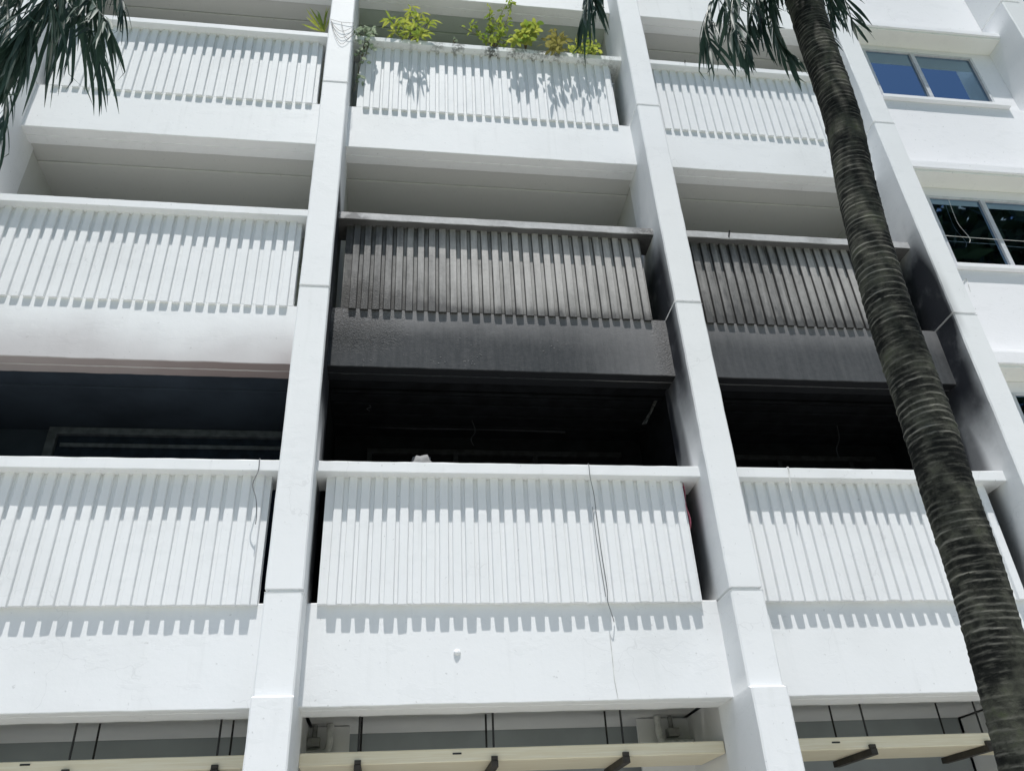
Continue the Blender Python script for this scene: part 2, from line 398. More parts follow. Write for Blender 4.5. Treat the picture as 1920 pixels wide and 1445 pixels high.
# floor beams, ribbed parapets, copings
def beam_prof(zb, zt, yback):
    c = .006
    return [(YB+c, zb), (.440, zb), (.443, zb+.010), (.455, zb+.010), (.458, zb), (yback-c, zb), (yback, zb+c), (yback, zt), (YB+c, zt), (YB, zt-c), (YB, zb+c)]
PITCH_X, RIBW = .1090, .074
RIBC = [[-1.323-k*PITCH_X for k in range(26)], [-.672+k*PITCH_X for k in range(28)], [2.823+k*PITCH_X for k in range(23)]]
PLATE = [(-4.13, -1.237), (-.785, 2.330), (2.748, 5.285)]
def rib_mesh(h, prot, mat, seed):
    w2, c = RIBW/2, .005
    prof = [(-w2-.004, .006), (-w2+.002, -prot+c), (-w2+.002+c, -prot), (w2-.002-c, -prot), (w2-.002, -prot+c), (w2+.004, .006)]
    n = 6; rings = []
    for k in range(n):
        z = h*k/(n-1)
        rings.append([(x+.0022*nz((x*8, y*8, z), 6, seed), y+(.0018*nz((x*8, y*8, z), 6, seed+9) if y < 0 else 0), z+(.004*nz((x*20, 0, seed), 3, seed) if k == 0 else 0)) for (x, y) in prof])
    V, F = loft(rings); me = bpy.data.meshes.new('rib'); me.from_pydata(V, [], F); me.update(); me.materials.append(mat); return me
for li, (zb, zt, zq, zp, yc, yp) in enumerate(LEV):
    for bi, (x0, x1) in enumerate(BAYS):
        burnt = li == 1 and bi > 0
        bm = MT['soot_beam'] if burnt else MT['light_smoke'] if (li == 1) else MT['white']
        xbar('floor_beam', beam_prof(zb, zt, .69 if li == 0 else .575), x0-.004, x1+.004, bm, BLD, .045, .0042, li*5+bi)
        a, b = PLATE[bi]
        pm = MT['soot_plate'] if burnt else MT['white']; rm = MT['soot_rib'] if burnt else MT['white']
        z0 = zt-.022 if li == 0 else zt
        pl = xbar('parapet', rect_prof(yp, yp+.09, z0, zq+.02, .005), a, b, pm, BLD, .11, .0018, 50+li*5+bi)
        cm = MT['soot_coping'] if burnt else (MT['algae'] if (li == 2 and bi == 1) else MT['white'])
        xbar('coping', rect_prof(yc, .56, zq, zp, .006), x0-.003, x1+.003, cm, pl, .08, .0035, 90+li*5+bi)
        if li < 3:
            prot = .030 if li == 0 else .031
            zr0 = zt-.027 if li == 0 else zt-.022
            var = [rib_mesh(zq-zr0+.01, prot, rm, 3.7*q+li) for q in range(5)]
            for k, xc in enumerate(RIBC[bi]):
                rb = inst('rib', var[(k*3+k//5) % 5], pl, (xc+random.uniform(-.0025, .0025), yp+random.uniform(-.0012, .0012), zr0+random.uniform(-.004, .004))); rb.scale = (random.uniform(.96, 1.04), random.uniform(.9, 1.08), 1)
# bay to the left of the outermost column (only its edge is in view)
for li, (zb, zt, zq, zp, yc, yp) in enumerate(LEV):
    xbar('floor_beam', beam_prof(zb, zt, .69 if li == 0 else .575), -7.6, -4.516, MT['white'], BLD, .3, .003, 200+li)
    pl = xbar('parapet', rect_prof(yp, yp+.09, zt, zq+.02, .005), -7.5, -4.62, MT['white'], BLD, .3, .0015, 210+li)
    xbar('coping', rect_prof(yc, .56, zq, zp, .006), -7.6, -4.517, MT['white'], pl, .2, .003, 220+li)
# rooms behind: ceilings, side walls, back walls
for li in range(4):
    zb, zt = LEV[li][0], LEV[li][1]
    ztop = LEV[li+1][0] if li < 3 else 12.0
    for bi, (x0, x1) in enumerate([(-7.6, -4.52)]+BAYS):
        b = bi-1
        m = MT['interior']
        if li == 0: m = MT['black'] if b > 0 else MT['smoke_dark'] if b == 0 else m
        if li == 2 and b == 1: m = MT['interior_green']
        box('ceiling', x0-.12, x1+.12, .578, .842, ztop+.035, ztop+.10, m, BLD)
        box('ceiling', x0-.12, x1+.12, .850, 2.60, ztop+.022, ztop+.10, m, BLD)
        box('back_wall', x0+.006, x1-.006, 2.45, 2.56, zt+.003, ztop+.02, m, BLD)
        box('floor_slab', x0+.006, x1-.006, .70, 2.44, zt-.25, zt, MT['joint'] if li else MT['black'], BLD)
    for i, (a, b) in enumerate(COLS[:4]):
        mL = MT['interior']; mR = MT['interior']
        if li == 0:
            mL = MT['interior'] if i == 0 else MT['smoke_dark'] if i == 1 else MT['black']
            mR = MT['smoke_dark'] if i == 0 else MT['black']
            if i == 3: mR = MT['interior']
        c = (a+b)/2
        box('party_wall', a+.01, c-.002, .69, 2.448, zt+.003, ztop+.02, mL, BLD)
        box('party_wall', c+.002, b-.01, .69, 2.448, zt+.003, ztop+.02, mR, BLD)
box('roof_slab', -7.6, 8.6, .2, 9, 12.2, 12.4, MT['white'], BLD)
box('rear_wall', -7.6, 8.6, 8.8, 9.0, GZ, 12.2, MT['white'], BLD)
box('end_wall', 8.58, 8.8, .1, 8.79, GZ, 12.2, MT['white'], BLD); box('end_wall', -7.8, -7.602, .1, 8.79, GZ, 12.2, MT['white'], BLD)
q = at(857, 1222, YB-.004); pb = lump_mesh('plaster_blob', (.028, .016, .022), MT['white'], 6.0); pb.parent = BLD; pb.location = q
# sliding door in the smoky left flat: header, jamb and dark leaf below the ceiling
YD = 1.62
box('door_wall', -4.236, -1.152, YD+.06, YD+.16, .78, 3.018, MT['smoke_dark'], BLD)
dx = at(95, 800, YD).x
box('door_frame', dx, -1.16, YD-.02, YD+.058, 2.935, 3.010, MT['smoke_frame'], BLD)
box('door_frame', dx-.002, dx+.085, YD-.02, YD+.058, .80, 2.932, MT['smoke_frame'], BLD)
box('door_leaf', dx+.09, -1.16, YD+.02, YD+.056, .80, 2.930, MT['navy'], BLD)
box('door_frame', dx+.13, -1.16, YD, YD+.018, 2.80, 2.842, MT['smoke_frame'], BLD)
for (x0, x1) in BAYS[1:]:
    box('burnt_wall', x0+.006, x1-.006, YD+.06, YD+.16, .78, 3.018, MT['black'], BLD)
    box('burnt_frame', x0+.35, x1-.25, YD+.0, YD+.058, 2.78, 2.84, MT['char'], BLD)
    for q in (.35, 1.25, 2.1):
        if x0+q < x1-.3: box('burnt_frame', x0+q, x0+q+.05, YD+.0, YD+.058, .8, 2.775, MT['char'], BLD)
    for q in range(4): box('ceiling_batten', x0+.02, x1-.02, .75+q*.22, .785+q*.22, 2.995, 3.018, MT['black'], BLD)
# ------------------------------------------------------------------ window wing to the right
WX0, WX1 = 5.716, 8.289
WIN = [(4.78, 5.985, 6.135, 6.330), (7.755, 8.905, 9.005, 9.165), (1.86, 3.085, 3.225, 3.46)]  # bottom, top, hood bottom, hood top
WIN.sort()
YS, YR, YH = .490, .575, .315
spans = []
prevtop = -.3
for (b, tp, hb, ht) in WIN:
    xbar('spandrel_wall', rect_prof(YS, .80, prevtop, b-.075, .004), WX0, WX1, MT['wing'], BLD, .15, .003, b)
    xbar('recess_wall', rect_prof(YR, .82, tp, hb-.002, .003), WX0, 7.955, MT['wing'], BLD, .2, .001, b+1)
    xbar('recess_wall', rect_prof(YR, .82, b-.072, hb-.002, .003), 7.957, WX1, MT['wing'], BLD, .2, .001, b+2)
    xbar('recess_wall', rect_prof(YR, .82, b-.072, hb-.002, .003), WX0, 6.240, MT['wing'], BLD, .2, .001, b+3)
    xbar('window_hood', rect_prof(YH, .80, hb, ht-.035, .005), WX0, WX1, MT['cream'], BLD, .12, .003, b+4)
    xbar('window_hood', rect_prof(YH-.028, .70, hb+.035, ht-.045, .005), WX0, WX1, MT['wing'], BLD, .12, .003, b+5)
    xbar('window_hood', rect_prof(YH+.004, .70, ht-.033, ht, .005), WX0, WX1, MT['wing'], BLD, .12, .003, b+6)
    prevtop = ht+.001
    # window with two panes
    wx0, wx1, wm = 6.243, 7.952, 6.995
    fw = .035
    wd = box('window', wx0, wx1, YR-.012, YR+.05, tp-fw, tp-.002, MT['alu'], BLD)
    box('window_frame', wx0, wx1, YR-.012, YR+.05, b, b+fw, MT['alu'], wd)
    box('window_frame', wx0, wx0+fw, YR-.012, YR+.05, b+fw+.001, tp-fw-.001, MT['alu'], wd)
    box('window_frame', wx1-fw, wx1, YR-.012, YR+.05, b+fw+.001, tp-fw-.001, MT['alu'], wd)
    box('mullion', wm-.030, wm+.028, YR-.020, YR+.05, b+fw+.001, tp-fw-.001, MT['alu'], wd)
    box('pane', wx0+fw+.001, wm-.031, YR+.012, YR+.018, b+fw+.001, tp-fw-.001, MT['glass'], wd, .001)
    box('pane', wm+.029, wx1-fw-.001, YR+.022, YR+.028, b+fw+.001, tp-fw-.001, MT['glass'], wd, .001)
    box('sill', wx0-.10, wx1+.07, YS-.055, YR+.05, b-.072, b-.003, MT['wing'], wd, .008)
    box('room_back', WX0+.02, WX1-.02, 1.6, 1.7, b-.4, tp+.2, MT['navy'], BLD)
xbar('spandrel_wall', rect_prof(YS, .80, prevtop, 12.2, .004), WX0, WX1, MT['wing'], BLD, .15, .003, 77)
# ------------------------------------------------------------------ ground floor: recessed ceiling and walls
gx = [(-7.6, -4.52)]+BAYS+[(5.715, 8.29)]
for (x0, x1) in gx:
    box('ceiling', x0+.006, x1-.006, .695, 1.98, .10, .16, MT['shop_wall'], BLD)
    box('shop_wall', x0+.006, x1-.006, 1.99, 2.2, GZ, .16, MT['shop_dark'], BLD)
for (a, b) in COLS:
    box('pier_return', a+.02, b-.02, .685, 1.985, GZ, .09, MT['shop_wall'], BLD)

# ------------------------------------------------------------------ hanging timber canopy
CAN = empty('hanging_canopy', (0, .72, -.34), 'long cream timber canopy board hung on black rods below the lowest beam', 'canopy')
def cchild(o): o.parent = CAN; o.matrix_parent_inverse = Matrix.Translation((0, -.72, .34)); return o
for (x0, x1) in [(-4.236, -1.151), (-.863, 2.46), (2.746, 5.437), (5.72, 8.2)]:
    cchild(xbar('board', rect_prof(.70, 1.30, -.345, -.250, .006), x0, x1, MT['timber'], None, .4, .001, x0))
for k in range(-3, 6):
    x = .605+1.035*k
    if x > 5.4: continue
    if any(a-.03 < x < b+.03 for a, b in COLS): continue
    cchild(tube('rod', [(x, .716, .105), (x, .716, -.33)], .0085, MT['black_metal']))
    cchild(tube('rod', [(x, 1.24, .105), (x, 1.24, -.26)], .0085, MT['black_metal']))
    cchild(box('bracket', x-.026, x+.026, .664, 1.36, -.395, -.347, MT['bracket'], None))
    cchild(box('bracket_tip', x-.024, x+.024, .668, .699, -.346, -.315, MT['bracket'], None))
for (px, py) in [(47, 1433), (857, 1412), (1567, 1391)]:
    q = at(px, py, .70); cchild(box('slot_cover', q.x-.034, q.x+.034, .694, .699, q.z-.006, q.z+.006, MT['black_metal'], None, .001))
# pipework tucked behind the columns on the ground floor
def pipes(xc, s, label):
    e = empty('drain_pipes', (xc, 1.5, -.3), label, 'pipes')
    def ch(o): o.parent = e; o.matrix_parent_inverse = Matrix.Translation((-xc, -1.5, .3)); return o
    ch(tube('pipe', spline([(xc, 1.45, .09), (xc, 1.45, -.05), (xc+.03*s, 1.45, -.13), (xc+.16*s, 1.45, -.14), (xc+.30*s, 1.45, -.14)], 20), .030, MT['pvc'], None, 12))
    ch(tube('pipe', spline([(xc+.13*s, 1.5, .09), (xc+.13*s, 1.5, -.01)], 2), .022, MT['grey_plastic'], None, 12))
    ch(box('junction_box', min(xc+.08*s, xc+.18*s), max(xc+.08*s, xc+.18*s), 1.42, 1.52, -.085, -.015, MT['grey_plastic'], None, .008))
    ch(box('backing_panel', min(xc-.16*s, xc+.34*s), max(xc-.16*s, xc+.34*s), 1.56, 1.60, -.95, .09, MT['shop_wall'], None))
    ch(box('tray', min(xc-.06*s, xc+.30*s), max(xc-.06*s, xc+.30*s), 1.40, 1.555, -.24, -.20, MT['pvc'], None))
pipes(2.17, 1, 'white drain pipes and grey box under the beam, left of the thick right-hand pier')
pipes(-.70, -1, 'white drain pipes in shadow under the beam, right of the left pier')

# ------------------------------------------------------------------ loose things on the facade
def wire(name, pts, rad, mat, label, cat='cable', n=24, group=None):
    o = tube(name, spline(pts, n), rad, mat, None, 6); tag(o, label, cat, group); return o
cp = LEV[0]
wire('hanging_cable', [(at(1103, 872, .19).x, .30, cp[3]+.006), (at(1103, 872, .19).x, .176, cp[3]+.004), (at(1106, 890, .174).x, .172, cp[2]-.03), (at(1112, 915, .23).x, .225, 1.68), (at(1117, 950, .25).x, .255, 1.50), (at(1126, 1020, .257).x, .257, 1.18), (at(1138, 1100, .257).x, .257, .86), (at(1139, 1125, .257).x, .256, .76), (at(1146, 1146, .27).x, .27, .66), (at(1152, 1168, .315).x, .318, .60)], .0034, MT['wire_grey'], 'thin grey cable hanging over the middle white parapet below the burnt opening', n=50)
wire('hanging_cable', [(at(1111, 950, .257).x, .257, at(1111, 950, .257).z), (at(1117, 1000, .257).x, .256, at(1117, 1000, .257).z), (at(1124, 1045, .257).x, .257, at(1124, 1045, .257).z), (at(1136, 1118, .257).x, .257, at(1136, 1118, .257).z)], .0026, MT['wire_grey'], 'second short grey strand beside the cable on the middle white parapet', n=30)
# crack line running down the lowest beam, built as a thin white tube
wire('beam_crack', [at(1143, 1186, YB-.004), at(1147, 1220, YB-.004), at(1151, 1262, YB-.004), at(1153, 1278, YB-.004), at(1159, 1309, YB-.004)], .0028, MT['wire_white'], 'pale crack line running down the lowest middle beam', n=30)
wire('hanging_cable', [(at(487, 864, .19).x, .30, cp[3]+.006), (at(487, 864, .19).x, .176, cp[3]+.003), (at(484, 885, .17).x, .17, cp[2]-.005), (at(474, 908, .15).x, .15, at(474, 908, .15).z), (at(480, 935, .16).x, .16, at(480, 935, .16).z), (at(481, 965, .20).x, .20, at(481, 965, .20).z), (at(479, 982, .2).x, .2, at(479, 982, .2).z)], .0042, MT['wire_grey'], 'short curled grey cable over the white coping left of the left column', n=40)
wire('hanging_cable', [(at(1479, 884, .19).x, .30, cp[3]+.006), (at(1480, 886, .176).x, .176, cp[3]+.002), (at(1481, 897, .17).x, .17, cp[2]+.01), (at(1482, 908, .165).x, .165, at(1482, 908, .165).z), (at(1484, 920, .165).x, .165, at(1484, 920, .165).z)], .005, MT['wire_white'], 'white rag of cord on the lower right coping beside the palm trunk', n=20)
wl = [at(1765, 441, .545), at(1815, 445, .545), at(1872, 449, .545), at(1930, 453, .545)]
wire('window_wire', wl, .0042, MT['wire_white'], 'pale wire stretched across the dark middle window', 'wire', 20)
wire('window_wire', [at(1779, 375, .55), at(1786, 395, .55), at(1797, 420, .55), at(1815, 442, .55), at(1819, 449, .55), at(1818, 455, .55)], .0035, MT['wire_white'], 'short bent wire hanging down to the wire across the middle window', 'wire', 30)
wire('coping_wire', [at(1806, 530, .485), at(1812, 523, .484), at(1816, 535, .486), at(1819, 545, .486)], .004, MT['wire_white'], 'small bent wire beside the right column under the middle window sill', 'wire', 16)
# bent nail on the smoked right coping
q = at(1366, 440, .217); o = tube('coping_hook', [(q.x, .225, q.z-.03), (q.x, .205, q.z-.01), (q.x+.008, .190, q.z+.035)], .008, MT['black_metal']); tag(o, 'small black hook on the smoked right coping', 'hook')
q = at(1284, 117, .217); o = tube('coping_hook', [(q.x, .228, q.z-.012), (q.x, .205, q.z), (q.x, .20, q.z+.018)], .005, MT['black_metal']); tag(o, 'tiny dark hook on the upper right white coping', 'hook')
# lamp fitting under the upper middle ceiling
q = at(1176, 378, .95); E = empty('ceiling_lamp', (q.x, .95, q.z), 'small bare lamp holder under the clean middle balcony ceiling', 'lamp')
tube('holder', [(0, 0, .03), (0, 0, .0)], .022, MT['pvc'], E, 10); tube('bulb', [(0, 0, 0), (0, 0, -.015), (0, 0, -.045), (0, 0, -.06)], [.012, .024, .022, .006], MT['grey_plastic'], E, 10)
tube('stem', [(0, 0, .03), (0, 0, 5.955-q.z)], .006, MT['wire_grey'], E, 6)
# white rag on the burnt balcony
def lump(name, c, r, mat, label, cat, seed):
    o = lump_mesh(name, r, mat, seed); o.location = c; return tag(o, label, cat)
q = at(790, 872, .60); lump('rag', q, (.10, .08, .10), MT['cloth_white'], 'crumpled pale rag on the coping of the burnt middle balcony', 'rag', 2)
# burnt strip hanging from the black ceiling and scorched rails
q0, q1 = at(1232, 745, .80), at(1208, 795, .80)
o = mk('burnt_strip', [q0+Vector((-.02, 0, 0)), q0+Vector((.022, 0, 0)), (q0+q1)/2+Vector((.02, .02, 0)), q1+Vector((.022, 0, 0)), q1+Vector((-.022, .01, 0)), (q0+q1)/2+Vector((-.005, .02, 0))], [(0, 1, 2, 5), (5, 2, 3, 4)], MT['burnt_strip'])
md = o.modifiers.new('s', 'SOLIDIFY'); md.thickness = .006
tag(o, 'scorched strip dangling at the right of the black middle opening', 'strip')
a_, b_ = at(650, 797, 1.5), at(1060, 810, 1.5)
o = tube('curtain_rail', [a_, a_*.7+b_*.3-Vector((0, 0, .012)), a_*.35+b_*.65+Vector((0, 0, .006)), b_], .011, MT['burnt_line'], None, 8); tag(o, 'sooty curtain rail inside the black middle opening', 'rail')
for k, (px, y0_, y1_, Yd, lab) in enumerate([(885, 808, 835, 1.3, 'short burnt cable dangling in the middle of the black opening'), (1570, 800, 858, 1.2, 'burnt cable dangling inside the black right opening'), (690, 700, 770, 1.0, 'burnt cable looping from the black ceiling near the left column')]):
    a_, b_ = at(px, y0_, Yd), at(px+3, y1_, Yd); a_.z = 3.02; 
    wire('burnt_cable', [a_, a_.lerp(b_, .4)+Vector((.03, .02, 0)), a_.lerp(b_, .75)+Vector((-.02, 0, 0)), b_], .006, MT['burnt_line'], lab, 'cable', 16)
# pink cloth wedged behind the lower middle parapet
P0 = at(1299, 905, .36); V, F = [], []
for i in range(12):
    q = i/11; z = 1.835-.42*q
    for j in range(5):
        x = 2.338+.012*math.sin(q*9+j)+.030*j/4*(1-.5*q); V.append((x, .30+.028*j+.014*math.sin(j*2+q*7), z-.02*math.sin(j*1.3)))
for i in range(11):
    for j in range(4): F.append((i*5+j, i*5+j+1, i*5+j+6, i*5+j+5))
o = mk('pink_cloth', V, F, MT['cloth_pink'], None, smooth=True); md = o.modifiers.new('s', 'SOLIDIFY'); md.thickness = .004
tag(o, 'pink cloth wedged between the lower middle parapet and the right column', 'cloth')

# ------------------------------------------------------------------ palms
YP = -2.75
def trunk(name, pts, widths, parent, seed):
    """ringed palm trunk through pixel points, widths in metres"""
    n = 420; path = spline(pts, n); L = [0.0]
    for i in range(n): L.append(L[-1]+(path[i+1]-path[i]).length)
    tot = L[-1]; NS = int(tot/.0065); NA = 56
    L = np.array(L); pa = np.array([tuple(p) for p in path]); s = np.linspace(0, tot, NS)
    C = np.stack([np.interp(s, L, pa[:, k]) for k in range(3)], 1)
    W = np.interp(s, np.linspace(0, tot, len(widths)), widths)
    T = np.gradient(C, axis=0); T /= np.linalg.norm(T, axis=1)[:, None]
    A = np.cross(T, np.array([0, 1.0, 0])); A /= np.linalg.norm(A, axis=1)[:, None]; B = np.cross(T, A)
    rng = np.random.RandomState(seed)
    gaps = rng.uniform(.026, .052, int(tot/.03)+10); pos = np.cumsum(gaps); pos = pos[pos < tot+.2]
    amp = rng.uniform(.25, 1.0, len(pos)+1)
    th = np.linspace(0, 2*np.pi, NA, endpoint=False)
    # ring wobble, low-order harmonics that drift along the trunk
    V = np.zeros((NS, NA, 3)); RD = np.zeros((NS, NA))
    ph = rng.uniform(0, 6.28, (6,)); 
    for j, t_ in enumerate(th):
        wob = .007*np.sin(t_+ph[0]+s*.9)+.0035*np.sin(2*t_+ph[1]-s*1.6)+.0018*np.sin(3*t_+ph[2]+s*3.0)+.001*np.sin(7*t_+s*6+ph[3])+.0007*np.sin(13*t_+s*13)
        u = s+wob; k = np.searchsorted(pos, u); k0 = np.clip(k-1, 0, len(pos)-1); k1 = np.clip(k, 0, len(pos)-1)
        fr = np.clip((u-pos[k0])/np.maximum(pos[k1]-pos[k0], 1e-3), 0, 1)
        am = amp[k0]*(.75+.35*np.sin(t_*2+k0*1.7)+.25*np.sin(t_*3+k0*2.9)); am = np.clip(am, .05, 1.3)
        # ledge: swells slowly toward the scar, then drops
        prof = np.where(fr < .80, (fr/.80)**2.6, np.clip(1-(fr-.80)/.20, 0, 1)**.8)
        RD[:, j] = np.clip(1-np.abs((fr-.80)*np.maximum(pos[k1]-pos[k0], 1e-3))/.0062, 0, 1)*np.clip(am*1.2, 0, 1)
        r = W/2*(1+.012*np.sin(2*t_+s*1.7)+.010*np.sin(3*t_-s*2.3)) + .0052*am*prof - .0015
        V[:, j, :] = C+(A*math.cos(t_)+B*math.sin(t_))*r[:, None]
    V = V.reshape(-1, 3); idx = np.arange(NS*NA).reshape(NS, NA)
    a = idx[:-1]; b = idx[1:]; F = np.stack([a, np.roll(a, -1, 1), np.roll(b, -1, 1), b], -1).reshape(-1, 4)
    me = bpy.data.meshes.new(name); me.vertices.add(len(V)); me.vertices.foreach_set('co', V.ravel())
    me.loops.add(F.size); me.loops.foreach_set('vertex_index', F.ravel().astype(np.int32))
    me.polygons.add(len(F)); me.polygons.foreach_set('loop_start', np.arange(0, F.size, 4, dtype=np.int32)); me.polygons.foreach_set('loop_total', np.full(len(F), 4, np.int32))
    me.update(calc_edges=True); me.validate()
    at_ = me.attributes.new('ridge', 'FLOAT', 'POINT'); at_.data.foreach_set('value', RD.ravel().astype(np.float32))
    me.materials.append(MT['bark']); me.polygons.foreach_set('use_smooth', [True]*len(me.polygons))
    o = bpy.data.objects.new(name, me); COL.objects.link(o); o.parent = parent; return o
PALM = empty('palm_tree', (0, 0, 0), 'leaning ringed palm trunk crossing the right side in front of the building', 'palm tree', 'palms in front of the building')
tp = [(1470, -90, 66), (1506, 0, 64), (1529, 73, 64), (1578, 219, 67.5), (1608, 365, 73), (1662, 566, 85), (1737, 785, 97), (1781, 930, 100), (1831, 1080, 98), (1882, 1262, 98), (1931, 1445, 100)]
pts, wid = [], []
for (x, y, wpx) in reversed(tp):
    q = at(x, y, YP); pts.append(q); wid.append(wpx*.955*mpp(q))
d0 = (pts[0]-pts[1]).normalized(); base = pts[0]+d0*((GZ-.05-pts[0].z)/d0.z)
pts = [base]+pts; wid = [wid[0]*1.05]+wid
# resample widths by arc length is close enough: points are near-uniform
trunk('trunk', pts, wid, PALM, 5)
CROWN = pts[-1]

def leaflet(name, base, d, L, W, parent, droop=.9, seed=0, mat=None, twist=0.0, lists=None):
    r = random.Random(seed); n = 7
    p = Vector(base); d = Vector(d).normalized(); V = []
    side = d.cross(Vector((0, 0, 1)))
    side = side.normalized() if side.length > .05 else Vector((1, 0, 0))
    side = (Matrix.Rotation(twist, 3, d) @ side)
    bend = Vector((r.uniform(-.12, .12), r.uniform(-.12, .12), 0))
    for i in range(n):
        q = i/(n-1)
        w = W*(.35+1.6*q)*(1 if q < .42 else 0)+(W*1.02*max(0, 1-((q-.42)/.58)**1.7) if q >= .42 else 0)
        w = max(w, .0012)
        s = (side-d*side.dot(d)).normalized(); nr = s.cross(d)
        V += [p-s*w*.5+nr*w*.18, p, p+s*w*.5+nr*w*.18]
        p = p+d*(L/(n-1)); d = (d+Vector((0, 0, -droop/(n-1)))+bend*.5/(n-1)*3).normalized()
        if i == n-3 and r.random() < .25: d = (d+Vector((r.uniform(-.9, .9), r.uniform(-.5, .5), r.uniform(-.4, .5)))).normalized()
    F = []
    for i in range(n-1): F += [(3*i, 3*i+1, 3*i+4, 3*i+3), (3*i+1, 3*i+2, 3*i+5, 3*i+4)]
    if lists is not None:
        o = len(lists[0]); lists[0].extend(V); lists[1].extend([tuple(a+o for a in f) for f in F]); return
    return mk(name, V, F, mat or MT['palm_leaf'], parent, smooth=True)
def frond(parent, pts, nl, L, W, hang, seed, start=.12, rad=.016, split=True, spread=.8, droop=.9):
    """a pinnate frond: stalk along pts, leaflets on both sides; hang 0..1 pulls them down"""
    r = random.Random(seed); path = spline(pts, 40)
    fr = tube('frond', path, rad, MT['palm_rachis'], parent, 6, .2)
    lists = None if split else ([], [])
    for i in range(nl):
        q = start+(1-start)*(i//2)/(nl/2-1)*.995; k = min(int(q*40), 39); p = path[k].lerp(path[k+1], q*40-k)
        tg = (path[k+1]-path[k]).normalized()
        sd = tg.cross(Vector((0, 0, 1))); sd = sd.normalized() if sd.length > .1 else Vector((1, 0, 0))
        sg = 1 if i % 2 else -1
        d = sd*sg*spread*(1-hang)+tg*(.35+.5*q)+Vector((0, 0, -1))*hang*1.1+Vector((r.uniform(-.30, .30), r.uniform(-.25, .25), r.uniform(-.2, .2)))
        ll = L*(1-.55*abs(q-.45)**1.3)*r.uniform(.72, 1.1)
        leaflet('leaflet', p, d, ll, W*r.uniform(.6, 1.0), fr, droop, r.random()*1e6, twist=r.uniform(-.9, .9), lists=lists)
    if not split:
        o = mk('leaflets', lists[0], lists[1], MT['palm_leaf'], fr, smooth=True); o['kind'] = 'stuff'
    return fr
def pp(*a): return [at(x, y, Y) for (x, y, Y) in a]
# fronds in view: the cluster hanging left of the trunk, the tip further left, the ones right of the trunk
C0 = CROWN
frond(PALM, [C0]+pp((1440, -90, -2.85), (1392, -60, -2.95), (1342, -10, -3.0), (1322, 45, -3.0), (1330, 85, -3.0)), 56, .50, .028, .52, 11, .12, droop=.9)
frond(PALM, [C0]+pp((1450, -70, -2.6), (1425, -30, -2.55), (1405, 40, -2.5), (1402, 100, -2.5)), 56, .50, .034, .60, 12, .10, droop=.9)
frond(PALM, [C0]+pp((1445, -70, -2.9), (1410, -50, -3.0), (1375, 0, -3.1), (1372, 60, -3.1)), 56, .54, .034, .50, 16, .10, droop=1.0)
frond(PALM, [C0]+pp((1400, -200, -2.7), (1250, -220, -2.6), (1140, -130, -2.5), (1108, -35, -2.45), (1098, 20, -2.45)), 56, .66, .034, .40, 13, .45, droop=.8, spread=1.0)
frond(PALM, [C0]+pp((1510, -85, -2.5), (1548, -60, -2.4), (1578, -15, -2.35), (1598, 40, -2.35)), 44, .50, .032, .40, 14, .12)
frond(PALM, [C0]+pp((1470, -70, -2.45), (1445, -20, -2.35), (1452, 60, -2.3), (1478, 105, -2.3)), 60, .50, .036, .60, 15, .10, split=False)
frond(PALM, [C0]+pp((1440, -60, -2.7), (1385, -40, -2.7), (1360, 20, -2.75), (1385, 80, -2.75)), 70, .46, .030, .45, 17, .08, split=False)
frond(PALM, [C0]+pp((1470, -60, -2.55), (1430, 0, -2.5), (1428, 60, -2.45)), 60, .44, .032, .40, 18, .08, split=False)
frond(PALM, [C0]+pp((1420, -190, -2.9), (1270, -200, -2.9), (1150, -120, -2.9), (1112, -50, -2.9), (1108, 0, -2.9)), 64, .50, .030, .55, 19, .5, split=False)
frond(PALM, [C0]+pp((1520, -60, -2.6), (1550, -30, -2.55), (1560, 20, -2.5), (1552, 70, -2.5)), 56, .40, .030, .50, 20, .1, split=False)
# the rest of the crown, above the picture
for k in range(9):
    a = math.pi*1.0+k*math.pi/8; dx, dy = math.cos(a)*(.8 if k in (0, 8) else 1), math.sin(a)-.15
    R = 1.9
    frond(PALM, [C0, C0+Vector((dx*.5*R*.5, dy*.5*R*.5, .9)), C0+Vector((dx*R*.6, dy*R*.6, 1.35)), C0+Vector((dx*R, dy*R, 1.15)), C0+Vector((dx*R*1.2, dy*R*1.2, .62))], 90, .55, .038, .35, 30+k, .15, .018, False)

PALM2 = empty('palm_tree', (0, 0, 0), 'palm fronds drooping into the upper left corner before the white parapet', 'palm tree', 'palms in front of the building')
C1 = at(60, -420, -2.6)
tb = Vector((C1.x-.9, C1.y-.1, GZ-.05))
trunk('trunk', [tb, tb.lerp(C1, .3)+Vector((-.25, 0, 0)), tb.lerp(C1, .7)+Vector((-.22, 0, 0)), C1], [.24, .22, .20, .20], PALM2, 9)
frond(PALM2, [C1]+pp((100, -330, -2.8), (132, -150, -2.85), (112, 0, -2.9), (62, 62, -2.9), (5, 108, -2.9), (-40, 140, -2.9)), 62, .84, .036, .72, 21, .45, droop=.7)
frond(PALM2, [C1]+pp((120, -330, -2.6), (150, -180, -2.6), (140, -60, -2.6), (135, 10, -2.6), (175, 60, -2.6)), 62, .80, .034, .30, 22, .42, spread=.9, droop=.9)
frond(PALM2, [C1]+pp((130, -340, -2.4), (175, -200, -2.35), (205, -90, -2.3), (225, 0, -2.3)), 58, .60, .030, .40, 23, .42, droop=.9)
frond(PALM2, [C1]+pp((10, -300, -2.5), (-10, -120, -2.45), (10, -20, -2.4), (16, 100, -2.4), (8, 235, -2.4)), 64, .50, .028, .45, 24, .40)
frond(PALM2, [C1]+pp((60, -300, -2.3), (70, -140, -2.25), (40, -20, -2.2), (12, 60, -2.2), (-10, 150, -2.2)), 50, .50, .030, .50, 25, .42)
